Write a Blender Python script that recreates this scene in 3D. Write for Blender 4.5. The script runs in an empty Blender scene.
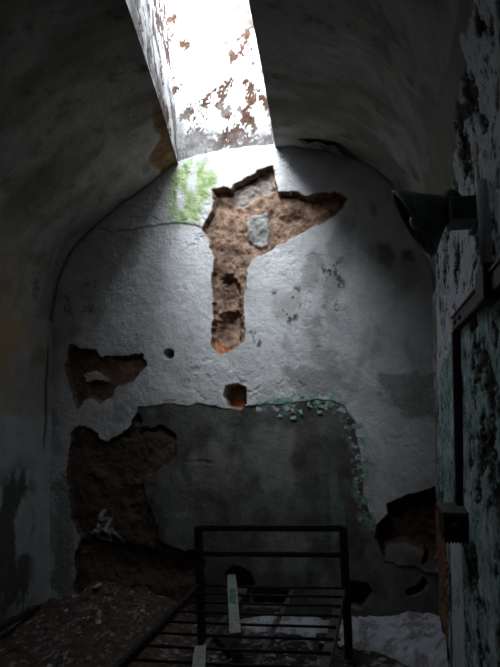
import bpy, bmesh, math, random
import numpy as np
from mathutils import Vector, Matrix, Euler

random.seed(7)
SC = bpy.context.scene
COL = SC.collection

# ------------------------------------------------------------------ camera numbers
F, YAW, PITCH, ROLL, CY = 626.84, .207259, .0504186, -.0067742, 371.6
CAM_H = 1.2916
YB = 3.727            # back wall
XL, XR = -2.103, .297  # side walls
YF = -.75             # front wall (behind the viewpoint)


def cam_axes():
    cy, sy, cp, sp = math.cos(YAW), math.sin(YAW), math.cos(PITCH), math.sin(PITCH)
    f = Vector((-sy * cp, cy * cp, sp)); r = Vector((cy, sy, 0)); u = r.cross(f)
    cr, sr = math.cos(ROLL), math.sin(ROLL)
    return r * cr + u * sr, -r * sr + u * cr, f


CR, CU, CF = cam_axes()


def at(px, py, axis, val):
    """point on the plane axis = val seen at photo pixel (px, py)"""
    d = CR * ((px - 250) / F) + CU * ((CY - py) / F) + CF
    if axis == 2:
        t = (val - CAM_H) / d.z
    else:
        t = val / d[axis]
    return Vector((d.x * t, d.y * t, d.z * t + CAM_H))


def bw(pts, ox=0, oy=0, s=1.0):
    """photo outline -> (x, z) on the back wall"""
    out = []
    for x, y in pts:
        p = at(ox + x / s, oy + y / s, 1, YB)
        out.append((p.x, p.z))
    return out


# ------------------------------------------------------------------ noise
def _hash(ix, iy, seed):
    n = (ix.astype(np.int64) * 374761393 + iy.astype(np.int64) * 668265263 + seed * 1442695041) & 0x7fffffff
    n = ((n ^ (n >> 13)) * 1274126177) & 0x7fffffff
    n = n ^ (n >> 16)
    return (n & 0xffff) / 65535.0


def vnoise(x, y, seed=0):
    ix, iy = np.floor(x), np.floor(y)
    fx, fy = x - ix, y - iy
    fx = fx * fx * fx * (fx * (fx * 6 - 15) + 10); fy = fy * fy * fy * (fy * (fy * 6 - 15) + 10)
    a = _hash(ix, iy, seed); b = _hash(ix + 1, iy, seed); c = _hash(ix, iy + 1, seed); d = _hash(ix + 1, iy + 1, seed)
    return (a * (1 - fx) + b * fx) * (1 - fy) + (c * (1 - fx) + d * fx) * fy


def fbm(x, y, size, octv=4, seed=0, gain=.5):
    """-1..1; size = wavelength of the first octave in metres"""
    x = np.asarray(x, float) / size; y = np.asarray(y, float) / size
    v = 0; a = 1; t = 0
    for o in range(octv):
        c, s = math.cos(.7 * o + seed), math.sin(.7 * o + seed)
        v = v + a * (vnoise(x * c - y * s + 17.3 * o, x * s + y * c - 9.1 * o, seed + o * 31) * 2 - 1); t += a
        a *= gain; x = x * 2.03; y = y * 2.03
    return v / t


def sstep(a, b, x):
    t = np.clip((x - a) / (b - a), 0, 1)
    return t * t * (3 - 2 * t)


def sdist(X, Z, poly):
    """signed distance to a polygon, positive inside"""
    P = np.array(poly, float); out = np.full(X.shape, -1.0)
    m = .15
    box = (X > P[:, 0].min() - m) & (X < P[:, 0].max() + m) & (Z > P[:, 1].min() - m) & (Z < P[:, 1].max() + m)
    x = X[box]; z = Z[box]
    best = np.full(x.shape, 1e9); ins = np.zeros(x.shape, bool)
    for i in range(len(P)):
        ax, az = P[i]; bx, bz = P[(i + 1) % len(P)]
        dx, dz = bx - ax, bz - az
        L = dx * dx + dz * dz + 1e-12
        t = np.clip(((x - ax) * dx + (z - az) * dz) / L, 0, 1)
        best = np.minimum(best, np.hypot(x - ax - t * dx, z - az - t * dz))
        c = ((az > z) != (bz > z))
        xx = ax + (z - az) / (dz if abs(dz) > 1e-12 else 1e-12) * dx
        ins ^= c & (x < xx)
    out[box] = np.where(ins, best, -best)
    return out


# ------------------------------------------------------------------ linking and tags
def tag(o, label=None, cat=None, group=None, kind=None):
    if label: o['label'] = label
    if cat: o['category'] = cat
    if group: o['group'] = group
    if kind: o['kind'] = kind
    return o


def link(name, me, mat=None, parent=None):
    o = bpy.data.objects.new(name, me)
    COL.objects.link(o)
    if mat is not None: me.materials.append(mat)
    if parent is not None: o.parent = parent
    return o


def empty(name, loc, label, cat, group=None):
    o = bpy.data.objects.new(name, None); COL.objects.link(o)
    o.location = loc; o.empty_display_size = .1
    return tag(o, label, cat, group)


def obj(name, bm, mat, parent=None, smooth=False):
    """link a bmesh given in WORLD coordinates; a child is re-based on its parent"""
    me = bpy.data.meshes.new(name)
    if parent is not None:
        L = Vector(parent.location)
        q = parent.parent
        while q is not None:
            L = L + Vector(q.location); q = q.parent
        bmesh.ops.translate(bm, verts=bm.verts, vec=-L)
        base = None
    bmesh.ops.recalc_face_normals(bm, faces=bm.faces)
    bm.to_mesh(me); bm.free()
    if smooth:
        for p in me.polygons: p.use_smooth = True
    o = link(name, me, mat, parent)
    if parent is None:
        # origin at the base of the thing
        vs = [v.co for v in me.vertices]
        c = Vector(((min(v.x for v in vs) + max(v.x for v in vs)) / 2, (min(v.y for v in vs) + max(v.y for v in vs)) / 2, min(v.z for v in vs)))
        me.transform(Matrix.Translation(-c)); o.location = c
    return o


def grid(name, P, mat, attrs=None, keep=None, parent=None, smooth=True, kind=None):
    ny, nx = P.shape[:2]
    idx = np.arange(ny * nx).reshape(ny, nx)
    q = np.stack([idx[:-1, :-1], idx[:-1, 1:], idx[1:, 1:], idx[1:, :-1]], -1)
    if keep is not None: q = q[keep]
    q = q.reshape(-1, 4)
    used = np.unique(q)
    remap = np.zeros(ny * nx, int); remap[used] = np.arange(len(used))
    V = P.reshape(-1, 3)[used]; q = remap[q]
    me = bpy.data.meshes.new(name)
    me.vertices.add(len(V)); me.vertices.foreach_set('co', V.astype(np.float32).ravel())
    me.loops.add(q.size); me.loops.foreach_set('vertex_index', q.astype(np.int32).ravel())
    me.polygons.add(len(q)); me.polygons.foreach_set('loop_start', np.arange(0, q.size, 4, dtype=np.int32))
    me.polygons.foreach_set('use_smooth', np.full(len(q), smooth))
    me.update(calc_edges=True)
    for k, ch in (attrs or {}).items():
        a = me.attributes.new(k, 'FLOAT_COLOR', 'POINT')
        c = np.zeros((len(V), 4), np.float32); c[:, 3] = 1
        for j, arr in enumerate(ch): c[:, j] = np.clip(np.asarray(arr).reshape(-1)[used], 0, 1)
        a.data.foreach_set('color', c.ravel())
    o = link(name, me, mat, parent)
    if kind: o['kind'] = kind
    return o


def box(bm, lo, hi, rot=None, bev=.002):
    c = (Vector(lo) + Vector(hi)) / 2; s = Vector(hi) - Vector(lo)
    r = bmesh.ops.create_cube(bm, size=1)
    vs = r['verts']
    bmesh.ops.scale(bm, vec=s, verts=vs)
    if bev:
        es = list({e for v in vs for e in v.link_edges})
        b = bmesh.ops.bevel(bm, geom=es, offset=bev, segments=2, affect='EDGES', profile=.5)
        vs = list({v for f in b['faces'] for v in f.verts} | {v for v in vs if v.is_valid})
    if rot is not None: bmesh.ops.rotate(bm, verts=vs, cent=(0, 0, 0), matrix=rot)
    bmesh.ops.translate(bm, verts=vs, vec=c)
    return vs


def tube(bm, pts, r, n=12, cap=True):
    pts = [Vector(p) for p in pts]; rings = []
    for i, p in enumerate(pts):
        d = (pts[min(i + 1, len(pts) - 1)] - pts[max(i - 1, 0)]).normalized()
        a = Vector((0, 0, 1)) if abs(d.z) < .9 else Vector((0, 1, 0))
        u = d.cross(a).normalized(); v = d.cross(u)
        rr = r[i] if isinstance(r, (list, tuple)) else r
        rings.append([bm.verts.new(p + (u * math.cos(2 * math.pi * k / n) + v * math.sin(2 * math.pi * k / n)) * rr) for k in range(n)])
    for a, b in zip(rings, rings[1:]):
        for k in range(n): bm.faces.new((a[k], a[(k + 1) % n], b[(k + 1) % n], b[k]))
    if cap:
        bm.faces.new(rings[0][::-1]); bm.faces.new(rings[-1])


def lathe(bm, c, axis, prof, n=40):
    """prof: (distance along axis, radius); closed shells are given as a loop of points"""
    c = Vector(c); d = Vector(axis).normalized()
    a = Vector((0, 0, 1)) if abs(d.z) < .9 else Vector((0, 1, 0))
    u = d.cross(a).normalized(); v = d.cross(u); rings = []
    for t, r in prof:
        rings.append([bm.verts.new(c + d * t + (u * math.cos(2 * math.pi * k / n) + v * math.sin(2 * math.pi * k / n)) * max(r, 1e-4)) for k in range(n)])
    for p, q in zip(rings, rings[1:]):
        for k in range(n): bm.faces.new((p[k], p[(k + 1) % n], q[(k + 1) % n], q[k]))
    return rings


# ------------------------------------------------------------------ materials
def layered(name, base, layers, rough=.9, bump=(), fleck=False, scale=9.0):
    """base: two colours mixed by noise; layers: (mask attribute, channel, colour a, colour b, noise size)"""
    m = bpy.data.materials.new(name); m.use_nodes = True
    N, L = m.node_tree.nodes, m.node_tree.links
    bs = N['Principled BSDF']; bs.inputs['Roughness'].default_value = rough
    bs.inputs['Specular IOR Level'].default_value = .25
    tc = N.new('ShaderNodeTexCoord')

    def noise(sc, det=6, dist=0.0):
        n = N.new('ShaderNodeTexNoise'); n.inputs['Scale'].default_value = sc; n.inputs['Detail'].default_value = det
        n.inputs['Roughness'].default_value = .62; n.inputs['Distortion'].default_value = dist
        L.new(tc.outputs['Object'], n.inputs['Vector'])
        r = N.new('ShaderNodeValToRGB'); r.color_ramp.elements[0].position = .36; r.color_ramp.elements[1].position = .64
        L.new(n.outputs['Fac'], r.inputs['Fac'])
        return r.outputs['Color']

    def mix(f, a, b):
        x = N.new('ShaderNodeMix'); x.data_type = 'RGBA'
        for s, val in ((x.inputs[0], f), (x.inputs[6], a), (x.inputs[7], b)):
            if isinstance(val, bpy.types.NodeSocket): L.new(val, s)
            elif isinstance(val, (tuple, list)): s.default_value = (*val, 1)
            else: s.default_value = val
        return x.outputs[2]
    col = mix(noise(scale, 8, .4), base[0], base[1])
    seps = {}
    for (a, ch, ca, cb, ns) in layers:
        if a not in seps:
            at_ = N.new('ShaderNodeAttribute'); at_.attribute_name = a
            sp = N.new('ShaderNodeSeparateColor'); L.new(at_.outputs['Color'], sp.inputs[0]); seps[a] = sp
        col = mix(seps[a].outputs[ch], col, mix(noise(ns), ca, cb))
    if fleck:
        mp = N.new('ShaderNodeMapping'); mp.inputs['Scale'].default_value = (1.0, .55, .75); L.new(tc.outputs['Object'], mp.inputs['Vector'])
        fac = None
        for sc_, lo_, hi_, k_ in ((17, .56, .585, .9), (48, .585, .61, .75)):
            n = N.new('ShaderNodeTexNoise'); n.inputs['Scale'].default_value = sc_; n.inputs['Detail'].default_value = 9; n.inputs['Roughness'].default_value = .72
            L.new(mp.outputs['Vector'], n.inputs['Vector'])
            r = N.new('ShaderNodeMapRange'); r.inputs[1].default_value = lo_; r.inputs[2].default_value = hi_; r.inputs[4].default_value = k_
            L.new(n.outputs['Fac'], r.inputs[0])
            if fac is None: fac = r.outputs[0]
            else:
                q = N.new('ShaderNodeMath'); q.operation = 'MAXIMUM'; L.new(fac, q.inputs[0]); L.new(r.outputs[0], q.inputs[1]); fac = q.outputs[0]
        inv = N.new('ShaderNodeMath'); inv.operation = 'MULTIPLY'; L.new(fac, inv.inputs[0])
        om = N.new('ShaderNodeMath'); om.operation = 'SUBTRACT'; om.inputs[0].default_value = 1; L.new(seps['m2'].outputs[2], om.inputs[1]); L.new(om.outputs[0], inv.inputs[1])
        col = mix(inv.outputs[0], col, mix(noise(30), (.03, .034, .032), (.10, .09, .08)))
    L.new(col, bs.inputs['Base Color'])
    prev = None
    for sc, st, di in bump:
        n = N.new('ShaderNodeTexNoise'); n.inputs['Scale'].default_value = sc; n.inputs['Detail'].default_value = 8
        n.inputs['Roughness'].default_value = .65
        L.new(tc.outputs['Object'], n.inputs['Vector'])
        b = N.new('ShaderNodeBump'); b.inputs['Strength'].default_value = st; b.inputs['Distance'].default_value = di
        L.new(n.outputs['Fac'], b.inputs['Height'])
        if prev: L.new(prev, b.inputs['Normal'])
        prev = b.outputs['Normal']
    if prev: L.new(prev, bs.inputs['Normal'])
    return m


def simple(name, a, b, scale=30, rough=.7, metal=0.0, bump=(60, .4, .003), third=None):
    m = layered(name, (a, b), (), rough, (bump,) if bump else (), scale=scale)
    m.node_tree.nodes['Principled BSDF'].inputs['Metallic'].default_value = metal
    return m


BROWN_A, BROWN_B = (.13, .075, .05), (.35, .235, .17)
M_back = layered('limewashed_plaster', ((.48, .483, .49), (.60, .60, .605)), [
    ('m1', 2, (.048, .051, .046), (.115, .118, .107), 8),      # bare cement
    ('m2', 0, (.17, .17, .155), (.25, .25, .235), 14),         # grey worn paint
    ('m1', 1, (.17, .26, .08), (.42, .50, .27), 22),          # algae
    ('m1', 0, BROWN_A, BROWN_B, 26),                          # bare masonry
    ('m2', 1, (.20, .20, .19), (.34, .34, .33), 30),          # grey stones
    ('m2', 2, (.035, .026, .02), (.085, .06, .045), 20),      # dark brown stains and darker masonry
    ('m3', 0, (.40, .16, .07), (.55, .25, .13), 40),          # brick
    ('m3', 1, (.12, .27, .22), (.28, .42, .37), 30),          # mint paint
    ('m3', 2, (.62, .64, .64), (.5, .52, .52), 40),           # white paint
], .92, ((26, .35, .012), (70, .8, .008), (240, .5, .003)))
M_vault = layered('grimy_plaster', ((.33, .32, .30), (.43, .42, .40)), [
    ('m1', 1, (.14, .13, .115), (.19, .18, .165), 8),          # grime streaks
    ('m1', 0, (.12, .062, .035), (.24, .14, .085), 22),       # brown bare patches
    ('m1', 2, (.40, .28, .13), (.46, .34, .18), 6),           # yellow stain
    ('m2', 0, (.44, .46, .49), (.56, .58, .61), 9),           # limewash left
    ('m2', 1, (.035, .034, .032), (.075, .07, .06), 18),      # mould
], .95, ((22, .35, .02), (70, .6, .008), (300, .3, .001)))
M_right = layered('peeling_paint', ((.20, .185, .165), (.11, .10, .09)), [
    ('m1', 0, (.66, .72, .80), (.78, .83, .89), 20),          # white paint
    ('m1', 1, (.27, .47, .46), (.44, .64, .63), 16),          # mint paint
    ('m1', 2, (.018, .022, .02), (.045, .045, .04), 30),         # dark gaps
    ('m2', 0, (.26, .12, .06), (.36, .2, .11), 20),           # brick
    ('m2', 1, (.235, .228, .21), (.29, .285, .27), 9),         # plain plaster
], .85, ((30, .4, .008), (90, .5, .005)), fleck=True)
M_shaft = layered('flaking_whitewash', ((.50, .51, .52), (.64, .64, .64)), [
    ('m1', 0, (.018, .010, .007), (.085, .04, .022), 45),
    ('m1', 1, (.10, .10, .10), (.22, .21, .20), 26),
], .9, ((60, .6, .01),))
M_floor = layered('gritty_floor', ((.03, .025, .022), (.075, .064, .058)), [
    ('m1', 0, (.10, .065, .048), (.17, .12, .095), 30),
    ('m1', 1, (.36, .37, .40), (.50, .51, .54), 30),
], .95, ((150, .8, .01),))
M_soil = layered('brown_rubble', ((.06, .042, .034), (.15, .108, .086)), [
    ('m1', 1, (.30, .295, .29), (.44, .44, .44), 60)], .95, ((130, .8, .01),), scale=24)
M_snow = layered('dirty_snow', ((.46, .49, .56), (.60, .63, .70)), [
    ('m1', 0, (.16, .13, .11), (.3, .27, .25), 50)], .8, ((120, .6, .008),), scale=20)
M_iron = simple('rusted_black_iron', (.016, .014, .014), (.04, .028, .022), 40, .55, .3)
M_strap = simple('worn_iron_strap', (.07, .062, .055), (.15, .135, .12), 35, .5, .35)
M_lamp = simple('grimy_dark_enamel', (.055, .066, .063), (.13, .145, .14), 22, .45, .0)
M_lampin = simple('dull_grey_enamel', (.10, .12, .115), (.17, .19, .18), 25, .5)
M_pipe = simple('weathered_grey_paint', (.40, .42, .45), (.58, .60, .64), 30, .6)
M_chip = simple('plaster_chip', (.40, .40, .40), (.55, .55, .56), 50, .9)
M_chipd = simple('dirty_plaster_chip', (.16, .145, .13), (.26, .245, .23), 50, .9)
M_wood = simple('painted_board', (.24, .245, .235), (.42, .43, .42), 38, .8)
M_green = simple('green_paint_patch', (.05, .16, .10), (.10, .25, .17), 60, .7)
M_dark = simple('dark_rotten_wood', (.025, .022, .02), (.06, .05, .042), 50, .9)
M_mint = simple('mint_paint_flake', (.15, .33, .26), (.38, .55, .50), 40, .7)
M_flake = simple('grey_paint_flake', (.17, .165, .15), (.24, .23, .215), 40, .8)
M_glass = simple('bulb_glass', (.2, .22, .22), (.25, .26, .26), 20, .2, bump=None)

# ------------------------------------------------------------------ cell cross-section
_ar = [(XL, 1.75), (XL, 1.85), (-2.055, 2.09), (-1.935, 2.312), (-1.66, 2.532), (-1.42, 2.70), (-1.22, 2.807),
       (-1.04, 2.845), (-.87, 2.857), (-.58, 2.852), (-.33, 2.812), (-.076, 2.702), (.12, 2.49), (.24, 2.24), (.285, 2.07), (XR, 1.89), (XR, 1.75)]


def catmull(P, n=24):
    P = [np.array(p) for p in P]; P = [2 * P[0] - P[1]] + P + [2 * P[-1] - P[-2]]; out = []
    for i in range(1, len(P) - 2):
        p0, p1, p2, p3 = P[i - 1:i + 3]
        for k in range(n):
            t = k / n
            out.append(.5 * (2 * p1 + (p2 - p0) * t + (2 * p0 - 5 * p1 + 4 * p2 - p3) * t * t + (3 * p1 - p0 - 3 * p2 + p3) * t ** 3))
    out.append(P[-2])
    return np.array(out)


_pr = np.vstack([[(XL, 0)], catmull(_ar), [(XR, 0)]])
_pr[:, 0] = np.clip(_pr[:, 0], XL, XR)
_S = np.r_[0, np.cumsum(np.hypot(*np.diff(_pr, axis=0).T))]


def prof(s):
    x = np.interp(s, _S, _pr[:, 0]); z = np.interp(s, _S, _pr[:, 1])
    e = .01
    tx = np.interp(s + e, _S, _pr[:, 0]) - np.interp(s - e, _S, _pr[:, 0])
    tz = np.interp(s + e, _S, _pr[:, 1]) - np.interp(s - e, _S, _pr[:, 1])
    l = np.hypot(tx, tz) + 1e-9
    return x, z, tz / l, -tx / l      # inward normal (going up the left side the inside is +x)


def s_of_x(x):      # on the vault
    k = (_pr[:, 1] > 1.9)
    return np.interp(x, _pr[k, 0], _S[k])


S_A = 1.85
S_B = float(_S[-1] - np.interp(2.33, _pr[::-1][:200, 1], (_S[-1] - _S[::-1])[:200]))


def arch_z(x):
    k = (_pr[:, 1] > 1.8)
    return np.interp(x, _pr[k, 0], _pr[k, 1])


# ------------------------------------------------------------------ BACK WALL
def build_back():
    d = .0048
    xs = np.arange(XL - .06, XR + .06, d); zs = np.arange(-.06, 2.93, d)
    X, Z = np.meshgrid(xs, zs)
    n1 = fbm(X, Z, .07, 4, 3); n2 = fbm(X, Z, .02, 2, 5); n3 = fbm(X, Z, .30, 3, 9)
    edge = n1 * .020 + n2 * .006

    def msk(poly, w=.005, amp=1.0):
        return sstep(-w, w, sdist(X, Z, poly) + edge * amp)

    def soft(poly, w=.05, amp=2.5):
        return sstep(-w, w, sdist(X, Z, poly) + edge * amp)
    cross = bw([(62, 85), (100, 80), (120, 90), (132, 75), (185, 50), (215, 25), (245, 20), (250, 50), (258, 95), (300, 95), (340, 105),
                (400, 100), (440, 100), (458, 115), (445, 140), (410, 170), (370, 190), (320, 215), (280, 240), (230, 270), (180, 295),
                (165, 320), (160, 380), (155, 430), (160, 500), (155, 530), (120, 555), (90, 572), (65, 550), (65, 510), (70, 440),
                (65, 350), (72, 290), (60, 240), (35, 205), (50, 175), (70, 150), (70, 120)], 190, 160, 2.94)
    hole1 = bw([(65, 50), (85, 45), (100, 65), (150, 65), (175, 95), (230, 95), (275, 85), (305, 85), (320, 120), (300, 140), (270, 175),
                (235, 190), (210, 190), (205, 220), (170, 240), (140, 220), (110, 235), (90, 260), (78, 230), (75, 190), (60, 150), (55, 120), (65, 90)], 50, 330, 3.333)
    isl1 = bw([(108, 150), (150, 142), (182, 155), (187, 170), (150, 172), (112, 182)], 50, 330, 3.333)
    hole2 = bw([(180, 85), (200, 68), (235, 75), (245, 95), (265, 105), (300, 85), (325, 80), (330, 60), (345, 35), (350, 65), (375, 70),
                (410, 65), (435, 85), (440, 150), (415, 165), (375, 185), (350, 195), (355, 230), (365, 260), (385, 300), (395, 345),
                (425, 370), (460, 385), (495, 378), (510, 400), (510, 480), (470, 520), (330, 530), (300, 530), (190, 530), (188, 400), (200, 340),
                (180, 300), (180, 260), (170, 200), (175, 130)], 0, 400, 2.5)
    deep2 = bw([(200, 360), (240, 345), (320, 370), (400, 395), (480, 410), (490, 450), (330, 450), (220, 430)], 0, 400, 2.5)
    dot = bw([(169 + 5 * math.cos(t), 354 + 5 * math.sin(t)) for t in np.arange(0, 6.28, .5)])
    hole3 = bw([(226, 386), (236, 384), (246, 387), (246, 404), (240, 409), (227, 407), (224, 396)])
    holeR = bw([(172, 250), (165, 255), (110, 270), (65, 290), (65, 310), (40, 340), (35, 365), (55, 410), (60, 385), (100, 375), (130, 385),
                (150, 395), (148, 425), (165, 410), (185, 380), (185, 330)], 360, 380, 2.321)
    holeA = bw([(12, 190), (60, 178), (110, 190), (128, 215), (120, 255), (85, 285), (50, 280), (12, 250)], 340, 540, 4.167)
    holeB = bw([(275, 210), (320, 195), (340, 170), (345, 150), (370, 185), (355, 210), (310, 235), (280, 230)], 340, 540, 4.167)
    holeC = bw([(225, 574), (231, 568), (241, 567), (250, 574), (254, 583), (252, 592), (226, 592)])
    holeD = bw([(243, 594), (262, 586), (275, 589), (288, 592), (290, 607), (243, 607)])
    cap = bw([(112, 232), (140, 228), (160, 224), (185, 223), (202, 228), (215, 228), (235, 215), (330, 200), (420, 210), (420, 120), (230, 110), (150, 150), (90, 225)])
    panel = bw([(138, 407), (160, 404), (182, 406), (200, 404), (225, 408), (260, 405), (300, 401), (330, 400), (346, 407), (356, 425),
                (360, 450), (363, 490), (370, 520), (385, 560), (440, 575), (442, 640), (60, 640), (120, 470)])
    low = bw([(48, 500), (72, 490), (80, 640), (40, 640)])

    m_cross, m_h1, m_h2 = msk(cross, .004, .8), msk(hole1, .004), msk(hole2, .004, 1.1)
    m_h1 = m_h1 * (1 - msk(isl1, .006, 1.3) * .8)
    # remains of whitewash on the bare masonry
    rem = np.zeros_like(X)
    for ln in ([(255, 278), (243, 300), (270, 300), (258, 330)], [(240, 318), (235, 348), (264, 356), (268, 334), (245, 325)], [(270, 326), (302, 356)], [(222, 335), (240, 330)]):
        q = bw(ln, 0, 400, 2.5)
        for (ax, az), (bx, bz) in zip(q, q[1:]):
            dx, dz = bx - ax, bz - az; t = np.clip(((X - ax) * dx + (Z - az) * dz) / (dx * dx + dz * dz), 0, 1)
            rem = np.maximum(rem, sstep(.017, .009, np.hypot(X - ax - t * dx, Z - az - t * dz) + n2 * .008))
    m_dot = msk(dot, .003, .1); m_h3 = msk(hole3, .004, .3); m_hR = msk(holeR, .004, .7)
    m_A, m_B, m_C, m_D = msk(holeA, .004, .6), msk(holeB, .004, .5), msk(holeC, .004, .4), msk(holeD, .004, .8)
    m_cap = msk(cap, .004, .35) * sstep(at(345, 200, 1, YB).x, at(290, 200, 1, YB).x, X)
    m_pan = msk(panel, .004, .8)
    masonry = np.maximum.reduce([m_cross, m_h1, m_h2, m_h3, m_hR, m_A, m_B, m_C, m_D, m_dot])
    rough = fbm(X, Z, .055, 4, 21); lump = fbm(X, Z, .16, 2, 33)
    # recess (metres into the wall)
    rec = m_cross * (.056 + .026 * lump + .026 * rough) + m_h1 * (.032 + .012 * rough + .01 * lump) + m_h2 * (.036 + .014 * rough + .015 * lump)
    rec += msk(deep2, .06, 1.5) * .05 * m_h2 + m_dot * .09 + m_h3 * (.13) + m_hR * (.09 + .02 * rough) + (m_A + m_B + m_C) * .16 + m_D * .10
    rec -= rem * .004
    # lower slots of the cross-shaped hole: deep pockets between stones
    pk = bw([(88, 345), (115, 330), (140, 370), (140, 430), (100, 430)], 190, 160, 2.94)
    pk2 = bw([(85, 460), (130, 440), (150, 480), (140, 530), (95, 530), (78, 500)], 190, 160, 2.94)
    pk3 = bw([(255, 165), (320, 150), (350, 170), (300, 200), (260, 200)], 190, 160, 2.94)
    rec += m_cross * (msk(pk, .02, 1.2) * .07 + msk(pk2, .02, 1.2) * .07 + msk(pk3, .02, 1.2) * .025)
    # stones standing out of the masonry
    st1 = bw([(160, 180), (178, 160), (225, 155), (232, 205), (225, 250), (200, 258), (170, 235)], 190, 160, 2.94)
    st2 = bw([(118, 105), (140, 85), (190, 58), (218, 35), (238, 38), (240, 85), (190, 110), (150, 135), (125, 130)], 190, 160, 2.94)
    m_s1 = msk(st1, .008, .5); m_s2 = msk(st2, .008, .5)
    rec += m_cross * (-.022 * m_s1 + .012 * m_s2)
    m_st = m_cross * np.maximum(m_s1, m_s2 * .55)
    # plaster coats
    rec += m_pan * (1 - masonry) * .009
    rec -= m_cap * (1 - masonry) * .011
    # thin break line and score in the cement
    sc = bw([(178, 461), (215, 461), (258, 462), (258, 464), (215, 464), (178, 463)])
    rec += msk(sc, .004, .5) * .004 * sstep(-.1, .2, n1)
    # hand-thrown surface
    chips = sstep(.24, .30, fbm(X, Z, .045, 4, 41, .65)) * sstep(-.2, .35, fbm(X, Z, .5, 2, 43))
    bumps = .0035 * fbm(X, Z, .10, 3, 51) + .0028 * fbm(X, Z, .028, 3, 53) + .009 * n3
    rec += (1 - masonry) * (1 - .75 * m_pan) * (chips * .0055 - bumps) - (1 - masonry) * m_pan * .3 * bumps
    Y = YB + rec
    # masks
    grey = np.zeros_like(X)
    for pl, k in (([(380, 375), (410, 370), (437, 378), (437, 415), (405, 412), (385, 400)], .8), ([(285, 368), (320, 362), (345, 372), (358, 392), (320, 396), (290, 385)], .7),
                  ([(55, 480), (72, 470), (75, 600), (52, 605)], .7), ([(366, 520), (440, 545), (440, 640), (360, 640)], .9),
                  ([(320, 262), (340, 258), (345, 290), (330, 316), (320, 285)], .5), ([(272, 292), (300, 290), (298, 320), (276, 318)], .4)):
        grey = np.maximum(grey, soft(bw(pl), .03, 3.0) * k)
    grey = np.maximum(grey, .55 * sstep(.12, .5, fbm(X, Z * .7, .22, 4, 61)))
    alg = soft(bw([(170, 172), (190, 160), (215, 165), (224, 178), (208, 200), (204, 226), (172, 224), (164, 200)]), .045, 3.0) * sstep(-.6, .15, fbm(X, Z * .35, .06, 4, 71)) * .95
    alg = np.maximum(alg, .25 * soft(bw([(190, 160), (270, 150), (272, 165), (225, 178)]), .05, 2) * sstep(-.2, .4, n1))
    dark_mask = np.zeros_like(X)
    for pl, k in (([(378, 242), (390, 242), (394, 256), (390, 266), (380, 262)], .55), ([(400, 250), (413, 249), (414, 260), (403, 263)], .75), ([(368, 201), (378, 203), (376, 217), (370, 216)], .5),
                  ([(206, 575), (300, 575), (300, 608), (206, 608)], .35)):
        dark_mask = np.maximum(dark_mask, soft(bw(pl), .02, .8) * k)
    sp = sstep(.16, .30, fbm(X * 1.2, Z * .8, .05, 5, 81, .65))
    for pl in ([(318, 262), (342, 258), (348, 300), (335, 318), (318, 290)], [(270, 290), (302, 286), (300, 322), (276, 322)], [(250, 330), (275, 320), (280, 350), (252, 352)], [(60, 290), (95, 282), (90, 310), (64, 312)]):
        dark_mask = np.maximum(dark_mask, soft(bw(pl), .05, 2) * sp * .9)
    dark_mask = np.maximum(dark_mask, m_pan * .45 * sstep(-.05, .5, fbm(X * 1.5, Z * .6, .30, 5, 83, .6)))
    dark_mask = np.maximum(dark_mask, msk(sc, .004, .5) * .5 * sstep(-.1, .2, n1))
    dark_mask = np.maximum(dark_mask, m_cross * .45 * sstep(.05, .4, fbm(X, Z, .09, 4, 85)))
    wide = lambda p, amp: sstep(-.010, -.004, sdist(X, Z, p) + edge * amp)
    dark_mask = np.maximum(dark_mask, np.maximum(wide(hole2, 1.1) * .84, wide(holeR, .7) * .92)); dark_mask = np.maximum(dark_mask, wide(hole1, 1.0) * .66 * (1 - msk(isl1, .006, 1.3) * .8))  # darker brown over the large lower holes, rims included
    low_dark = soft(bw([(368, 545), (440, 560), (440, 640), (362, 640), (360, 600)]), .03, 2) * (.35 + .25 * sstep(-.3, .3, n1)); dark_mask = np.maximum(dark_mask, low_dark)  # mottled darker patch low on the right
    brick = np.zeros_like(X)
    brick = np.maximum(brick, msk(bw([(224, 401), (247, 401), (247, 412), (224, 412)]), .008, .4) * m_h3)
    brick = np.maximum(brick, msk(bw([(210, 338), (232, 352), (246, 338), (240, 352), (220, 360)]), .01, .6) * m_cross)
    band = np.abs(sdist(X, Z, panel))
    eg = sstep(.075, .02, band + n1 * .03) * (at(0, 0, 1, YB).z > 0)
    R = (X > -.75) & (Z > .55) & (X < .05)
    mint = eg * R * sstep(-.05, .25, fbm(X, Z, .04, 3, 91)) * .9
    white = eg * R * sstep(.2, .4, fbm(X, Z, .03, 3, 93)) * .8
    hr = sstep(.25, .5, fbm(X * 2, Z * .4, .18, 3, 95)) * soft(bw([(262, 480), (360, 470), (372, 560), (275, 560)]), .05, 1) * .22
    mint = np.maximum(mint, hr)
    dark_mask = dark_mask * (1 - rem); dark_mask *= (1 - brick)
    keep = (Z < arch_z(np.clip(X, XL, XR)) + .02) | (X < -1.30) | (X > -.52)
    kq = keep[:-1, :-1] & keep[1:, 1:] & keep[1:, :-1] & keep[:-1, 1:]
    P = np.stack([X, Y, Z], -1)
    wide = lambda p, amp: sstep(-.010, -.004, sdist(X, Z, p) + edge * amp)
    masw = np.maximum.reduce([wide(cross, .8), wide(hole1, 1.0) * (1 - msk(isl1, .006, 1.3) * .8), wide(hole2, 1.1), wide(holeR, .7), masonry])
    mas = np.clip(masw - rem * .95, 0, 1)
    return grid('wall_back', P, M_back, {'m1': (mas, alg * (1 - masonry), m_pan * (1 - masonry)), 'm2': (grey * (1 - m_cap), m_st, dark_mask), 'm3': (brick, mint * (1 - masonry), white * (1 - masonry))}, kq, kind='structure')


build_back()

# ------------------------------------------------------------------ SKYLIGHT OUTLINE (plan)
HY0 = 1.50


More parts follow.
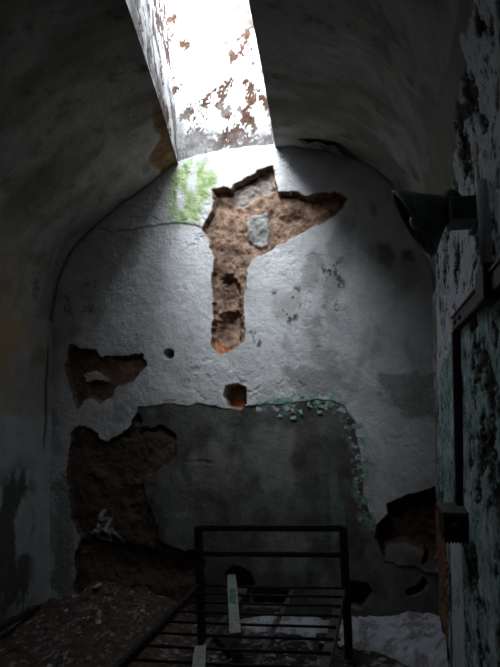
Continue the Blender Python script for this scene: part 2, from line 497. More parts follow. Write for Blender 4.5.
def hole_l(Y): return np.interp(Y, [1.5, 2.194, 2.712, 3.66, 4.0], [-.86, -.944, -1.04, -1.225, -1.27])
def hole_r(Y): return np.interp(Y, [1.5, 2.28, 2.8, 3.69, 4.0], [-.40, -.477, -.522, -.611, -.64])


# ------------------------------------------------------------------ VAULT
def build_vault():
    ys = np.r_[np.linspace(YF - .05, HY0, 70), np.linspace(HY0, YB + .10, 170)[1:]]
    n1, nh, n2 = 100, 24, 100
    rows = []
    for y in ys:
        yy = max(y, HY0)
        sl, sr = s_of_x(hole_l(yy)), s_of_x(hole_r(yy))
        rows.append(np.r_[np.linspace(S_A - .02, sl, n1), np.linspace(sl, sr, nh + 2)[1:-1], np.linspace(sr, S_B + .02, n2)])
    S = np.array(rows); Y = np.repeat(ys[:, None], S.shape[1], 1)
    x, z, nx, nz = prof(S)
    nz = np.where(True, nz, nz)
    j = np.arange(S.shape[1])
    cols = np.ones(S.shape)
    cols[:, n1 - 1] = .15; cols[:, n1 + nh] = .15
    fade = sstep(S_A, S_A + .15, S) * sstep(S_B, S_B - .15, S) * cols
    d = (.014 * fbm(S, Y, .5, 3, 101) + .006 * fbm(S, Y, .12, 4, 103) + .0025 * fbm(S, Y, .03, 3, 105)) * fade
    # a spalled strip beside the opening
    left = sstep(.13, .10, (s_of_x(hole_l(np.maximum(Y, HY0))) - S) + .10 * fbm(S, Y, .2, 5, 107)) * (S < s_of_x(-.9)) * sstep(2.85, 3.1, Y + .25 * fbm(S, Y, .3, 3, 108))
    left = np.maximum(left, .8 * sstep(.02, -.02, s_of_x(hole_l(np.maximum(Y, HY0))) - S - .06 - .05 * fbm(S, Y, .2, 3, 109)) * (S < s_of_x(-.9)) * sstep(2.6, 3.4, Y) * sstep(0, .3, fbm(S, Y, .2, 3, 111)))
    d -= left * .008 * fade
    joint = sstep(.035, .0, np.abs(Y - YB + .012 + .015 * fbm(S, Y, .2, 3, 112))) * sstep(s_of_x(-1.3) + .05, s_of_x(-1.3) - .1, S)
    stre = sstep(-.05, .5, fbm(S * .45, Y * 1.1, .35, 5, 113)) * .75
    stre = np.maximum(stre, .6 * sstep(.15, .45, fbm(S, Y, .16, 4, 115)))
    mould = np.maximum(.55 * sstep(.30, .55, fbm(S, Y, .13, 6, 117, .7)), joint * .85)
    P = np.stack([x + nx * d, Y, z + nz * d], -1)
    keep = np.ones((len(ys) - 1, S.shape[1] - 1), bool)
    keep[np.ix_(ys[:-1] >= HY0 - 1e-6, np.arange(n1 - 1, n1 + nh))] = False
    sl_y = .0 * S
    yel = sstep(2.35, 1.75, z + .2 * fbm(S, Y, .3, 3, 119)) * (x < -1.2) * sstep(3.75, 3.1, Y + .3 * fbm(S, Y, .5, 2, 121)) * .6
    limew = .45 * sstep(.1, .5, fbm(S, Y, .3, 4, 123)) * (x > -.6)
    return grid('ceiling', P, M_vault, {'m1': (left, stre, yel), 'm2': (limew, mould, sl_y)}, keep, kind='structure')


build_vault()


# ------------------------------------------------------------------ LEFT WALL
def build_left():
    ys = np.r_[np.linspace(YF - .05, 2.2, 50), np.linspace(2.2, YB + .10, 170)[1:]]
    zs = np.linspace(-.06, S_A + .02, 190)
    Y, Z = np.meshgrid(ys, zs)
    x, z, nx, nz = prof(np.clip(Z, 0, None)); fade = sstep(S_A, S_A - .15, Z)
    d = (.014 * fbm(Y, Z, .5, 3, 131) + .006 * fbm(Y, Z, .1, 4, 133)) * fade
    pale = sstep(1.24, 1.20, Z + .03 * fbm(Y, Z, .15, 3, 135)) * .85
    mould = sstep(-.04, .16, fbm(Y * .9, Z * .7, .20, 5, 137, .65)) * .85 * sstep(1.0, .85, Z + .1 * fbm(Y, Z, .2, 3, 139)) * sstep(3.6, 3.45, Y)
    mould = np.maximum(mould, sstep(.42, .2, Z + .15 * fbm(Y, Z, .25, 3, 141)) * sstep(3.5, 3.1, Y) * .9)
    crack = sstep(.022, .008, np.abs(Y - 3.66 - .02 * fbm(Y, Z, .2, 3, 143))) * sstep(.95, 1.1, Z) * sstep(1.72, 1.6, Z) * .9
    mould = np.maximum(mould, crack); d -= crack * .01
    rubbed = sstep(.2, .5, fbm(Y, Z, .22, 4, 145))
    yel = sstep(1.9, 1.75, Z) * sstep(1.2, 1.26, Z) * sstep(-.3, .2, fbm(Y, Z, .5, 3, 147)) * sstep(3.66, 3.55, Y) * .85
    rust = sstep(.1, .3, fbm(Y, Z, .2, 4, 149)) * sstep(3.1, 2.9, Y) * sstep(1.25, 1.35, Z) * .8
    P = np.stack([XL + nx * d, Y, np.where(Z < 0, Z, z)], -1)
    return grid('wall_left', P, M_vault, {'m1': (rust, rubbed * .6, yel), 'm2': (pale, mould, mould * 0)}, None, kind='structure')


build_left()


# ------------------------------------------------------------------ RIGHT WALL (up to the springing of the vault)
def build_right():
    L = _S[-1] - S_B
    ys = np.r_[np.linspace(YF - .05, 1.4, 40), np.linspace(1.4, YB + .10, 260)[1:]]
    ts = np.linspace(-.06, L + .02, 380)
    Y, T = np.meshgrid(ys, ts)
    x, z, nx, nz = prof(_S[-1] - np.clip(T, 0, None)); Z = np.where(T < 0, T, z)
    fade = sstep(L, L - .12, T)
    a = fbm(Y * .75, Z * .8, .10, 6, 151, .75); b = fbm(Y * 1.3, Z * .35, .30, 4, 153); c = fbm(Y * .8, Z * .8, .04, 4, 155, .7)
    lim = np.interp(Y, [1.4, 1.83, 2.3, 3.2, 3.73], [2.29, 2.235, 2.15, 2.09, 2.05]) + .07 * fbm(Y, Z, .12, 4, 157)
    plain = sstep(-.012, .012, Z - lim)
    far = sstep(3.35, 3.5, Y + .1 * b)                          # the strip next to the corner
    mz = np.interp(Y, [1.4, 2.6, 2.9, 3.73], [1.60, 1.60, 1.52, 1.35]) + .05 * b
    mintz = sstep(.02, -.02, Z - mz)
    white = sstep(-.02, .03, a + .20 + .2 * b)
    gap = sstep(.14, .20, -a - .06 + .35 * c - .2 * b)
    mint = mintz * sstep(-.10, -.04, a + .12 + .3 * c)
    white_low = sstep(.16, .22, a + .2 * c)
    mint = mint * (1 - white_low * .9)
    white = np.where(mintz > .5, white_low, white)
    # the pale strip and the bare brick strip near the corner, low down
    post = sstep(.02, -.01, np.abs(Y - 2.78 - .02 * b) - .22) * sstep(.84, .80, Z)
    white = np.maximum(white, post * sstep(-.45, -.3, a)); mint *= (1 - post); gap *= (1 - post * .9)
    brick = sstep(3.16, 3.24, Y + .06 * b) * sstep(.78, .66, Z + .06 * b)
    brick = np.maximum(brick, .8 * sstep(3.45, 3.52, Y + .08 * a) * sstep(1.9, 1.7, Z) * sstep(-.1, .2, b) * .6)
    dk = sstep(.03, .0, np.abs(Y - 3.10 - .03 * a) - .03) * sstep(.62, .55, Z)
    gap = np.maximum(gap, dk)
    gap = np.maximum(gap, .9 * sstep(2.56, 2.50, Y + .05 * a) * sstep(.24, .34, -a + .25 * c + .12) * mintz)
    gap = np.maximum(gap, .5 * sstep(3.4, 3.55, Y) * sstep(.0, .2, a) * (1 - mintz))
    white *= (1 - .8 * sstep(3.3, 3.5, Y) * (Z > 1.9))
    paint = np.clip(white + mint, 0, 1)
    d = (.006 * fbm(Y, Z, .4, 3, 161) + .006 * paint * (1 - plain) + .003 * a - .008 * gap * (1 - plain) + .004 * plain * 0) * fade
    q = 1 - plain
    P = np.stack([x + nx * d, Y, Z + nz * d], -1)
    return grid('wall_right', P, M_right, {'m1': (white * q * (1 - brick), mint * q * (1 - brick), gap * q), 'm2': (brick * q, plain, np.maximum(plain, post * .6))}, None, kind='structure')


build_right()

# ------------------------------------------------------------------ FRONT WALL with the doorway's closed door (behind the viewpoint)
bm = bmesh.new(); box(bm, (XL - .1, YF - .12, -.06), (XR + .1, YF, 3.0), bev=0)
o = obj('wall_front', bm, simple('front_plaster', (.18, .17, .155), (.24, .23, .21), 8, .95)); o['kind'] = 'structure'


# ------------------------------------------------------------------ FLOOR
def build_floor():
    ys = np.r_[np.linspace(YF - .1, 2.6, 70), np.linspace(2.6, YB + .15, 130)[1:]]; xs = np.linspace(XL - .1, XR + .1, 300)
    X, Y = np.meshgrid(xs, ys)
    z = -.012 + .010 * fbm(X, Y, .25, 4, 171) + .006 * fbm(X, Y, .05, 3, 173)
    brown = sstep(-.7, -1.2, X + .3 * fbm(X, Y, .4, 3, 175)) * .9
    dust = sstep(.12, .35, fbm(X, Y, .045, 5, 177, .75)) * .7
    return grid('floor', np.stack([X, Y, z], -1), M_floor, {'m1': (brown, dust)}, None, kind='structure')


build_floor()

# ------------------------------------------------------------------ SKYLIGHT SHAFT
SH = 3.90      # top of the shaft at its far end
SN = 3.40      # and at its near end


def sh_top(Y): return SN + (SH - SN) * np.clip((Y - HY0) / (YB + .06 - HY0), 0, 1)



def shaft():
    root = None
    ys = np.linspace(HY0, YB + .06, 190)

    def side(f, lean, seed, name):
        zt = np.linspace(0, 1, 90)
        Yg, Tg = np.meshgrid(ys, zt)
        xb = f(Yg); s = s_of_x(xb); x0, z0, _, _ = prof(s)
        X = xb + lean * Tg; Z = z0 + (sh_top(Yg) - z0) * Tg
        d = .012 * fbm(Yg, Z, .2, 4, seed) * sstep(0, .08, Tg)
        f1 = fbm(Yg * .9 + Z * .3, Z * .55 - Yg * .3, .13, 6, seed + 2, .72)
        fl = sstep(.06, .12, f1 + .10 + .12 * sstep(.35, .02, Tg) * sstep(2.9, 3.5, Yg))
        return Yg, X, Z, d, fl, f1
    Yg, X, Z, d, fl, f1 = side(hole_l, -.10, 201, 'l')
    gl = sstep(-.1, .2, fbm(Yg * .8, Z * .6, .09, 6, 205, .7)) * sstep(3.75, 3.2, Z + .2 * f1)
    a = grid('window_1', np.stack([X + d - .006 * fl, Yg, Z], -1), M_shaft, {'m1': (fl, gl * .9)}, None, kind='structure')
    Yg, X, Z, d, fl, f1 = side(hole_r, -.02, 211, 'r')
    grid('shaft_side', np.stack([X + d, Yg, Z], -1), M_shaft, {'m1': (fl, fl * 0)}, None, parent=a)
    # far end: leans back a little as it rises
    xs = np.linspace(-1.42, -.52, 150); zs = np.linspace(2.72, SH, 130)
    Xg, Zg = np.meshgrid(xs, zs)
    n = fbm(Xg, Zg * .8, .085, 6, 221, .75)
    sp = sstep(.06, .12, n + .27 * sstep(3.20, 2.86, Zg) - .06)
    sp = np.maximum(sp, sstep(.05, .12, n + .18) * sstep(-.72, -.64, Xg + .06 * n) * sstep(3.5, 3.2, Zg))
    Yg = YB + .035 + .05 * (Zg - 2.8) + .010 * fbm(Xg, Zg, .15, 4, 223) + .006 * sp
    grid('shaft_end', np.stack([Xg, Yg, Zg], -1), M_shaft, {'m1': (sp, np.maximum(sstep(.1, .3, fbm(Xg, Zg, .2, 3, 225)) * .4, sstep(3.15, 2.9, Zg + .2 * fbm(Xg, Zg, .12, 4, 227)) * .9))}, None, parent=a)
    bm = bmesh.new()
    box(bm, (-1.0, HY0 - .05, 2.78), (-.3, HY0, SN), bev=0)
    obj('shaft_head', bm, M_shaft, a)
    # roof slab round the opening
    bm = bmesh.new()
    for lo, hi in (((-3.2, -2, SH), (-1.36, 5, SH + .08)), ((-.42, -2, SH), (1.4, 5, SH + .08)), ((-1.36, -2, SH), (-.42, HY0, SH + .08)), ((-1.36, YB + .13, SH), (-.42, 5, SH + .08))):
        box(bm, lo, hi, bev=0)
    k = (SH - SN) / (YB + .06 - HY0)
    for v in bm.verts: v.co.z += k * (v.co.y - YB - .06)
    o = obj('trim_1', bm, M_vault); o['kind'] = 'structure'


shaft()

# ------------------------------------------------------------------ BED
BX0, BX1, BYH, BYF, BZ = -.945, -.183, 3.235, 1.32, .345
bed = empty('bed_frame', ((BX0 + BX1) / 2, BYF, 0), 'bare dark iron bed frame with slatted deck on the floor by the back wall', 'bed')
for x, ym, h, nm in ((BX0, BYH, .655, 'headboard_post'), (BX1, BYH, .655, 'headboard_post'), (BX0, BYF, .46, 'footboard_post'), (BX1, BYF, .46, 'footboard_post')):
    bm = bmesh.new(); box(bm, (x - .021, ym - .016, 0), (x + .021, ym + .016, h), bev=.005); obj(nm, bm, M_iron, bed)
for ym, h, nm in ((BYH, .645, 'headboard_rail'), (BYH, .512, 'headboard_rail'), (BYF, .45, 'footboard_rail')):
    bm = bmesh.new(); r = .017 if h > .6 else .014
    box(bm, (BX0, ym - .011, h - r), (BX1, ym + .011, h + r), bev=.006); obj(nm, bm, M_iron, bed)
for x, sgn in ((BX0 + .005, 1), (BX1 - .005, -1)):
    bm = bmesh.new()       # an angle iron: upright web and a flat flange
    box(bm, (x - .003, BYF + .01, BZ - .04), (x + .003, BYH - .01, BZ + .004), bev=.001)
    lo, hi = sorted((x, x + sgn * .036)); box(bm, (lo, BYF + .01, BZ - .004), (hi, BYH - .01, BZ + .002), bev=.001)
    if sgn > 0:
        bm.free(); bm = bmesh.new(); box(bm, (BX0 - .014, BYF + .01, BZ - .022), (BX0 + .010, BYH - .01, BZ + .014), bev=.004)
    obj('side_rail', bm, M_iron if sgn > 0 else M_strap, bed)
y = BYH - .03
while y > BYF + .05:
    bm = bmesh.new(); tube(bm, [(BX0 + .006, y, BZ + .009), ((BX0 + BX1) / 2, y + random.uniform(-.004, .004), BZ + .007), (BX1 - .006, y, BZ + .009)], .0062, 8)
    obj('cross_bar', bm, M_iron, bed, True); y -= .138
for x in (-.45, -.688):
    bm = bmesh.new(); box(bm, (x - .011, BYF + .03, BZ - .005), (x + .011, BYH - .025, BZ - .0005), bev=.001); obj('deck_strap', bm, M_strap, bed)

TILT = .033
bed.rotation_euler = (0, -TILT, 0)      # it stands unevenly on the rubble
BXC = (BX0 + BX1) / 2

# ------------------------------------------------------------------ BOARDS ON THE BED
ZB = BZ + .0165


def plank(name, p0, p1, w, t, mat, label, cat, z=ZB, ends=4):
    p0, p1 = Vector(p0), Vector(p1); d = (p1 - p0).normalized(); n = Vector((-d.y, d.x, 0)); up = Vector((0, 0, 1)); L = (p1 - p0).length
    bm = bmesh.new(); secs = []
    k = 14
    for i in range(k + 1):
        c = p0 + d * (L * i / k)
        ww = w / 2 * (1 + random.uniform(-.05, .05))
        secs.append([bm.verts.new(c + n * ww * sx + up * (t * sz)) for sx, sz in ((-1, 0), (1, 0), (1, 1), (-1, 1))])
    for i in (0, k):   # splintered ends
        for v in secs[i]: v.co += d * random.uniform(-.012, .012)
    for a, b in zip(secs, secs[1:]):
        for j in range(4): bm.faces.new((a[j], a[(j + 1) % 4], b[(j + 1) % 4], b[j]))
    bm.faces.new(secs[0][::-1]); bm.faces.new(secs[-1])
    bmesh.ops.bevel(bm, geom=[e for e in bm.edges if len(e.link_faces) == 2 and e.calc_face_angle() > .8], offset=.0015, segments=1, affect='EDGES')
    return bm, d, n


zt = lambda x: ZB + (x - BXC) * TILT + .001
A, B = Vector((-.808, 3.325, zt(-.808))), Vector((-.588, 2.475, zt(-.588)))
root = empty('wooden_board', (A + B) / 2, 'pale board with a green paint patch lying across the bed frame under its headboard', 'board')
bm, d, n = plank('b', A, B, .046, .018, M_wood, '', '')
obj('plank', bm, M_wood, root)
bm = bmesh.new()
c0 = A.lerp(B, .30); c1 = A.lerp(B, .58); up = Vector((0, 0, .0188))
pts = []
for i in range(9):
    t = i / 8; pts.append((c0.lerp(c1, t), random.uniform(.008, .02), random.uniform(.010, .021)))
vl = [(bm.verts.new(c + n * a + up), bm.verts.new(c - n * b + up)) for c, a, b in pts]
for p, q in zip(vl, vl[1:]): bm.faces.new((p[0], p[1], q[1], q[0]))
f = bmesh.ops.extrude_face_region(bm, geom=bm.faces[:]); bmesh.ops.translate(bm, verts=[v for v in f['geom'] if isinstance(v, bmesh.types.BMVert)], vec=(0, 0, -.0012))
g = obj('paint_patch', bm, M_green, root); g['label'] = 'patch of green paint'
A2, B2 = Vector((-.690, 2.335, zt(-.69))), Vector((-.50, 1.60, zt(-.5)))
bm, d, n = plank('b', A2, B2, .044, .020, M_wood, '', '')
o = obj('wooden_board', bm, M_wood); tag(o, 'pale board without green, its blunt end showing at lower left on the bed frame', 'board', None)

# ------------------------------------------------------------------ WALL LAMP
LY = 1.98
oc = at(413.5, 224, 1, LY); neck = at(448, 214, 1, LY + .03)
ax = Vector((-.86, .05, -.47)).normalized()
lamp = empty('wall_lamp', at(484, 219, 1, LY), 'dark conical metal wall lamp jutting from the peeling right wall above the iron bracket', 'lamp')
RO = .118
hgt = .112
apex = oc - ax * hgt
bm = bmesh.new()
rg = lathe(bm, oc, ax, [(-hgt, .030), (-hgt * .92, .040), (-hgt * .6, .066), (-.012, RO - .004), (0, RO), (.004, RO + .001), (.003, RO - .004), (-.012, RO - .009), (-hgt * .6, .061), (-hgt * .9, .034), (-hgt * .95, .0)], 48)
obj('lamp_shade', bm, M_lamp, lamp, True)
bm = bmesh.new(); lathe(bm, oc, ax, [(.0, RO - .002), (.006, RO + .0035), (.010, RO), (.005, RO - .006), (.0, RO - .002)], 48)
o = obj('shade_rim', bm, M_lampin, lamp, True)
bm = bmesh.new(); lathe(bm, apex, ax, [(.02, 0), (.02, .019), (.055, .019), (.057, .016), (.057, 0)], 24); obj('bulb_socket', bm, M_lamp, lamp, True)
bm = bmesh.new(); lathe(bm, apex, ax, [(.055, 0), (.055, .012), (.070, .016), (.090, .026), (.106, .026), (.118, .016), (.121, 0)], 24); obj('bulb', bm, M_glass, lamp, True)
bm = bmesh.new()
hub = apex - ax * .035
lathe(bm, apex, ax, [(.012, 0), (.012, .036), (-.03, .036), (-.04, .028), (-.05, 0)], 28)
obj('shade_neck', bm, M_lamp, lamp, True)
e0 = at(486, 204, 1, LY); e1 = at(446, 234, 1, LY)
bm = bmesh.new()
box(bm, (e1.x + .004, LY - .10, e1.z + .016), (XR - .004, LY + .03, e0.z), bev=.006)
obj('mounting_box', bm, M_lamp, lamp)
bm = bmesh.new()
box(bm, (XR - .022, LY - .16, e1.z + .01), (XR - .004, LY + .08, e0.z + .015), bev=.003); obj('wall_plate', bm, M_lamp, lamp)
bx = (e1.x + XR) / 2
for k in (-1, 1):
    bm = bmesh.new(); tube(bm, [(bx + .03 * k, LY - .0995, (e0.z + e1.z) / 2 + .012), (bx + .03 * k, LY - .107, (e0.z + e1.z) / 2 + .012)], .007, 8)
    obj('bolt', bm, M_strap, lamp, True)

# grey pipe from the lamp down to the bracket
bm = bmesh.new()
px = XR - .032
q = [at(479, 226, 0, px), at(484, 240, 0, px), at(489, 256, 0, px), at(493, 272, 0, px)]
tube(bm, [(px, LY - .265, e0.z - .02), (px, LY - .285, e1.z + .0), (px, LY - .30, e1.z - .05), (px, LY - .315, 1.64)], .015, 14)
o = obj('conduit_pipe', bm, M_pipe, None, True); tag(o, 'short pale grey pipe dropping from the wall lamp to the iron bracket', 'pipe')

# ------------------------------------------------------------------ IRON BRACKET (flat bar along the wall turned down to the box)
u0 = at(455.5, 330, 0, XR - .02)
uy = u0.y
br = empty('iron_bracket', (XR - .02, uy, .86), 'dark iron bar running along the right wall and turning straight down to the small box', 'bracket')
bm = bmesh.new(); box(bm, (XR - .030, .9, 1.560), (XR - .002, uy + .017, 1.607), bev=.004)
obj('horizontal_bar', bm, M_iron, br)
bm = bmesh.new(); box(bm, (XR - .036, .9, 1.608), (XR - .002, uy + .02, 1.616), bev=.002); obj('top_flange', bm, M_strap, br)
bm = bmesh.new(); box(bm, (XR - .034, uy - .022, .906), (XR - .002, uy + .018, 1.5595), bev=.005); obj('upright_bar', bm, M_iron, br)
bm = bmesh.new(); box(bm, (XR - .048, 1.62, 1.545), (XR - .003, 1.76, 1.637), bev=.006); obj('clamp', bm, M_iron, br)
for yy, zz in ((uy - .1, 1.584), (2.25, 1.584)):
    bm = bmesh.new(); tube(bm, [(XR - .029, yy, zz), (XR - .037, yy, zz)], .010, 8)
    obj('rivet', bm, M_strap, br, True)

jb = empty('junction_box', (XR - .03, uy - .05, .80), 'small dark rusty box fixed to the right wall under the upright iron bar', 'box')
bm = bmesh.new(); box(bm, (XR - .092, uy - .16, .80), (XR - .003, uy + .06, .895), bev=.005); obj('box_body', bm, M_iron, jb)
bm = bmesh.new(); box(bm, (XR - .098, uy - .165, .894), (XR - .003, uy + .065, .905), bev=.003); obj('box_lid', bm, M_strap, jb)
bm = bmesh.new()
tube(bm, [(XR - .055, uy - .155, .85), (XR - .055, uy - .172, .85)], .016, 10); obj('cable_knob', bm, M_iron, jb, True)
bm = bmesh.new()
for k in range(7):
    tube(bm, [(XR - .085 + .012 * k, uy - .15, .805), (XR - .088 + .012 * k, uy - .152, .80 - random.uniform(.004, .014))], [.006, .002], 6)
obj('rust_fringe', bm, M_iron, jb)

# ------------------------------------------------------------------ SNOW BANK, RUBBLE
def heap(name, x0, x1, y0, y1, fn, mat, seed, n=(150, 90), thr=.0):
    X, Y = np.meshgrid(np.linspace(x0, x1, n[0]), np.linspace(y0, y1, n[1]))
    h = fn(X, Y)
    return X, Y, h


X, Y = np.meshgrid(np.linspace(-.975, XR - .01, 210), np.linspace(3.12, YB - .0, 110))
cut = np.interp(X, [-.95, -.8, -.5, -.25, -.1, .1, .3], [3.62, 3.52, 3.46, 3.42, 3.36, 3.20, 3.10])
ht = np.interp(X, [-.95, -.85, -.5, -.25, -.1, .1, .3], [.01, .03, .04, .03, .05, .075, .10])
e = sstep(0, .22, Y - cut + .10 * fbm(X, Y, .2, 4, 301))
h = -.03 + e * (ht + .03) * (1 + .4 * fbm(X, Y, .16, 3, 303)) + .018 * fbm(X, Y, .05, 4, 305, .65) * e
dirt = np.maximum(sstep(-.15, .3, fbm(X, Y, .07, 5, 307, .75)) * .85, sstep(.5, .1, e) * .6)
dirt = np.maximum(dirt, sstep(-.25, -.33, X) * sstep(-.42, -.34, X) * .6)
o = grid('snow_bank', np.stack([X, Y, h], -1), M_snow, {'m1': (dirt,)})
tag(o, 'bluish white snow bank along the foot of the back wall right of the bed', 'snow', None, 'stuff')

X, Y = np.meshgrid(np.linspace(XL + .03, -.99, 200), np.linspace(2.5, YB - .0, 150))
e = sstep(2.7, 3.68, Y + .18 * fbm(X, Y, .3, 4, 311)) * sstep(-.99, -1.3, X + .1 * fbm(X, Y, .3, 3, 312))
pk = .13 * np.exp(-((X + 1.62) / .33) ** 2) + .045
h = -.03 + e * (pk + .03) * (1 + .3 * fbm(X, Y, .14, 4, 313)) + .022 * fbm(X, Y, .05, 4, 315, .65) * e
o = grid('rubble_heap', np.stack([X, Y, h], -1), M_soil, {'m1': (h * 0, sstep(.18, .4, fbm(X, Y, .032, 5, 317, .75)) * .75)})
tag(o, 'brown heap of crumbled masonry and plaster dust spread along the left corner of the floor', 'rubble', None, 'stuff')
hl = h.copy(); Xl, Yl = X.copy(), Y.copy()


def ground(x, y):
    if x < -1.0 and y > 2.5:
        i = int(np.argmin(np.abs(Yl[:, 0] - y))); j = int(np.argmin(np.abs(Xl[0] - x)))
        return max(0.0, float(hl[i, j]))
    return 0.0


def chunk(r, flat, seed):
    rnd = random.Random(seed); bm = bmesh.new()
    bmesh.ops.create_icosphere(bm, subdivisions=2, radius=1)
    dirs = [Vector((rnd.uniform(-1, 1), rnd.uniform(-1, 1), rnd.uniform(-1, 1))).normalized() for _ in range(9)]
    lims = [rnd.uniform(.45, .8) for _ in dirs]
    for v in bm.verts:
        for dd, l in zip(dirs, lims):
            k = v.co.dot(dd)
            if k > l: v.co -= dd * (k - l)
        v.co += Vector((rnd.uniform(-1, 1), rnd.uniform(-1, 1), rnd.uniform(-1, 1))) * .04
        v.co.x *= r; v.co.y *= r * .75; v.co.z *= r * flat
    return bm


# loose plaster chunks lying on the heap and the floor left of the bed
protos = []
for k in range(4):
    bm = chunk(1.0, .45, 40 + k); me = bpy.data.meshes.new('plaster_chunk'); bmesh.ops.recalc_face_normals(bm, faces=bm.faces); bm.to_mesh(me); bm.free()
    me.materials.append(M_chip if k < 2 else M_chipd); protos.append(me)
rnd = random.Random(11)


def put_chunk(x, y, r, k, label, group):
    o = bpy.data.objects.new('plaster_chunk', protos[k % 4]); COL.objects.link(o)
    zmin = min(v.co.z for v in protos[k % 4].vertices)
    o.scale = (r, r, r); o.rotation_euler = (0, 0, rnd.uniform(0, 6.28))
    o.location = (x, y, ground(x, y) - zmin * r * .8)
    tag(o, label, 'rubble', group)


n = 0
while n < 60:
    x, y = rnd.uniform(-2.0, -.98), rnd.uniform(2.75, 3.62)
    if x < -1.95 + .0: continue
    put_chunk(x, y, rnd.choice((.010, .012, .014, .018, .022)), n, 'small broken plaster chunk lying loose on the rubble left of the bed', 'plaster chunks left of the bed'); n += 1
n = 0
while n < 40:
    x, y = rnd.uniform(-.90, -.25), rnd.uniform(2.85, 3.40)
    put_chunk(x, y, rnd.choice((.009, .011, .013, .016)), n, 'small plaster chunk on the floor underneath the bed frame', 'plaster chunks under the bed'); n += 1
p = at(106, 605, 2, .11)
put_chunk(-1.66, 3.50, .042, 0, 'largest pale plaster chunk, resting on top of the brown rubble heap in the left corner', None)

# long debris
def stick(name, p0, p1, w, t, mat, label, cat):
    bm, d, n = plank(name, p0, p1, w, t, mat, '', ''); o = obj(name, bm, mat); return tag(o, label, cat)


a, b = at(52, 614, 2, .10), at(-25, 655, 2, .10)
stick('wooden_stick', (-2.03, 3.45, .075), (-2.02, 2.55, .105), .035, .025, M_dark, 'dark broken wooden stick lying against the foot of the left wall', 'stick')
a, b = at(163, 618, 2, .03), at(206, 636, 2, .03)
stick('wooden_lath', (-.92, 3.42, .012), (-.72, 3.12, .012), .05, .02, M_dark, 'dark splintered lath on the floor under the left side of the bed', 'stick')
a, b = at(318, 641, 2, .02), at(338, 641, 2, .02)
stick('roof_slate', (a.x, a.y, .035), (b.x, b.y, .035), .085, .012, M_dark, 'small dark slate fragment on the snow beside the right bed post', 'slate')

# ------------------------------------------------------------------ PAINT FLAKES curling off the edge of the bare cement
def flakes(name, pts, mat, size, seed, plane='back', label=None):
    rn = random.Random(seed); bm = bmesh.new()
    for (x, z) in pts:
        s = size * rn.choice((.35, .5, .6, .8, 1.3)); n = 4
        rot = rn.uniform(0, 6.28); cu = rn.uniform(.3, 1.1)
        ring = []
        for k in range(n + 3):
            t = 2 * math.pi * k / (n + 3); rr = s * rn.uniform(.35, 1.2)
            u, v = rr * math.cos(t + rot), rr * math.sin(t + rot) * .8
            ring.append((u, v, .003 + cu * (u + s) ** 2 / (s * 2.2) * .35))
        vs = [bm.verts.new((x + u, YB - d - .001, z + v)) for u, v, d in ring]; c = bm.verts.new((x, YB - .004 - s * .12, z))
        fs = [bm.faces.new((vs[k], vs[(k + 1) % len(vs)], c)) for k in range(len(vs))]
        ex = bmesh.ops.extrude_face_region(bm, geom=fs)
        bmesh.ops.translate(bm, verts=[v for v in ex['geom'] if isinstance(v, bmesh.types.BMVert)], vec=(0, .0015, 0))
    o = obj(name, bm, mat)
    return tag(o, label, 'paint flakes', None, 'stuff')


rn = random.Random(5); pts = []
path = bw([(285, 407), (300, 404), (315, 402), (330, 402), (345, 408), (353, 420), (358, 435), (361, 455), (363, 480), (367, 505), (370, 518)])
for i in range(46):
    t = rn.random() ** 1.3 * (len(path) - 1.001); k = int(t); f = t - k
    x = path[k][0] * (1 - f) + path[k + 1][0] * f + rn.uniform(-.04, .03); z = path[k][1] * (1 - f) + path[k + 1][1] * f + rn.uniform(-.07, .02)
    pts.append((x, z))
flakes('paint_flakes', pts, M_mint, .0135, 3, label='pale mint paint flakes curling off along the upper right edge of the bare cement panel on the back wall')

# a torn sheet of limewash hanging from the vault, right of the opening
def torn(name, px, w, label, cat):
    bm = bmesh.new(); P = []
    for (x, y), hw in zip(px, w):
        # point on the vault seen there
        d = CR * ((x - 250) / F) + CU * ((CY - y) / F) + CF; t = 1.0
        while t < 5:
            q = d * t
            if q.z + CAM_H > float(arch_z(np.clip(q.x, XL, XR))) or q.y > YB - .01: break
            t += .004
        q = d * (t - .012); P.append((Vector((q.x, q.y, q.z + CAM_H)), hw))
    rows = []
    for i, (c, hw) in enumerate(P):
        s = float(s_of_x(c.x)); _, _, nx, nz = prof(np.array([s])); nn = Vector((float(nx[0]), 0, float(nz[0])))
        rows.append([bm.verts.new(c + Vector((0, -1, 0)) * hw * k + nn * (.004 + .05 * abs(hw) * (k + .3) ** 2 * 4 * (i % 2 + .6))) for k in (0, .35, .7, 1)])
    for a, b in zip(rows, rows[1:]):
        for k in range(3): bm.faces.new((a[k], a[k + 1], b[k + 1], b[k]))
    ex = bmesh.ops.extrude_face_region(bm, geom=bm.faces[:])
    bmesh.ops.translate(bm, verts=[v for v in ex['geom'] if isinstance(v, bmesh.types.BMVert)], vec=(0, 0, .002))
    o = obj(name, bm, M_flake); return tag(o, label, cat)


torn('torn_limewash', [(298, 140), (308, 143), (318, 142), (328, 148), (336, 147), (346, 155), (356, 160), (364, 164)], [.02, .06, .04, .09, .07, .06, .04, .01],
     'torn grey sheet of limewash peeling from the vault to the right of the skylight', 'flake')

# ------------------------------------------------------------------ CAMERA
cam = bpy.data.cameras.new('camera'); co = bpy.data.objects.new('camera', cam); COL.objects.link(co)
cam.sensor_fit = 'AUTO'; cam.sensor_width = 36; cam.lens = F * 36 / 667; cam.shift_y = (CY - 333.5) / 667; cam.clip_start = .05
co.matrix_world = Matrix.Translation((0, 0, CAM_H)) @ Matrix((CR, CU, -CF)).transposed().to_4x4()
SC.camera = co

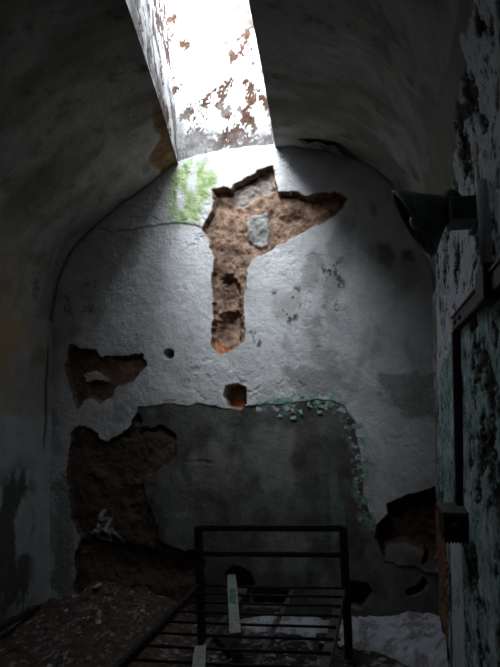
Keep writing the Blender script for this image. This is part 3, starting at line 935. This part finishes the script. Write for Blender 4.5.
# ------------------------------------------------------------------ LIGHT: overcast sky through the opening
SKY_HAZE, SKY_BASE = 42.0, 2.2
w = bpy.data.worlds.new('sky'); SC.world = w; w.use_nodes = True
bg = w.node_tree.nodes['Background']; bg.inputs['Color'].default_value = (.86, .93, 1.0, 1); bg.inputs['Strength'].default_value = 1.0
# hazy sky: dim overhead, brightest low down on the sun's side
WN, WL = w.node_tree.nodes, w.node_tree.links


def wmath(op, a, b=0.0, clamp=False):
    n = WN.new('ShaderNodeMath'); n.operation = op; n.use_clamp = clamp
    for i, v in enumerate((a, b)):
        if isinstance(v, bpy.types.NodeSocket): WL.new(v, n.inputs[i])
        else: n.inputs[i].default_value = v
    return n.outputs[0]


wt = WN.new('ShaderNodeTexCoord'); wsep = WN.new('ShaderNodeSeparateXYZ'); WL.new(wt.outputs['Generated'], wsep.inputs[0])
side_ = wmath('MULTIPLY', wsep.outputs['Y'], -1.0, True)
lowd = wmath('SUBTRACT', 1.08, wsep.outputs['Z'], True)
WL.new(wmath('ADD', wmath('MULTIPLY', wmath('MULTIPLY', side_, lowd), SKY_HAZE), SKY_BASE), bg.inputs['Strength'])
pl = bpy.data.lights.new('skylight_opening', 'AREA'); pl.shape = 'RECTANGLE'; pl.size = 1.02; pl.size_y = (YB + .25 - HY0) * 1.04
pl.cycles.is_portal = True
po = bpy.data.objects.new('skylight_opening', pl); COL.objects.link(po); po.location = (-.86, (YB + .13 + HY0) / 2, (SH + SN) / 2 + .08); po.rotation_euler = (math.atan2(SH - SN, YB + .06 - HY0), 0, 0)

sl = bpy.data.lights.new('hazy_sun', 'SUN'); sl.angle = math.radians(36); sl.energy = 7.0; sl.color = (.90, .95, 1.0)
so = bpy.data.objects.new('hazy_sun', sl); COL.objects.link(so); so.location = (-.8, 0, 6)
so.rotation_euler = Vector((0.03, .77, -.64)).to_track_quat('-Z', 'Y').to_euler()

vs = SC.view_settings
vs.view_transform = 'Standard'; vs.look = 'None'; vs.gamma = 1; vs.use_curve_mapping = False; vs.exposure = 0.0
SC.cycles.max_bounces = 10; SC.cycles.diffuse_bounces = 8; SC.cycles.use_denoising = True
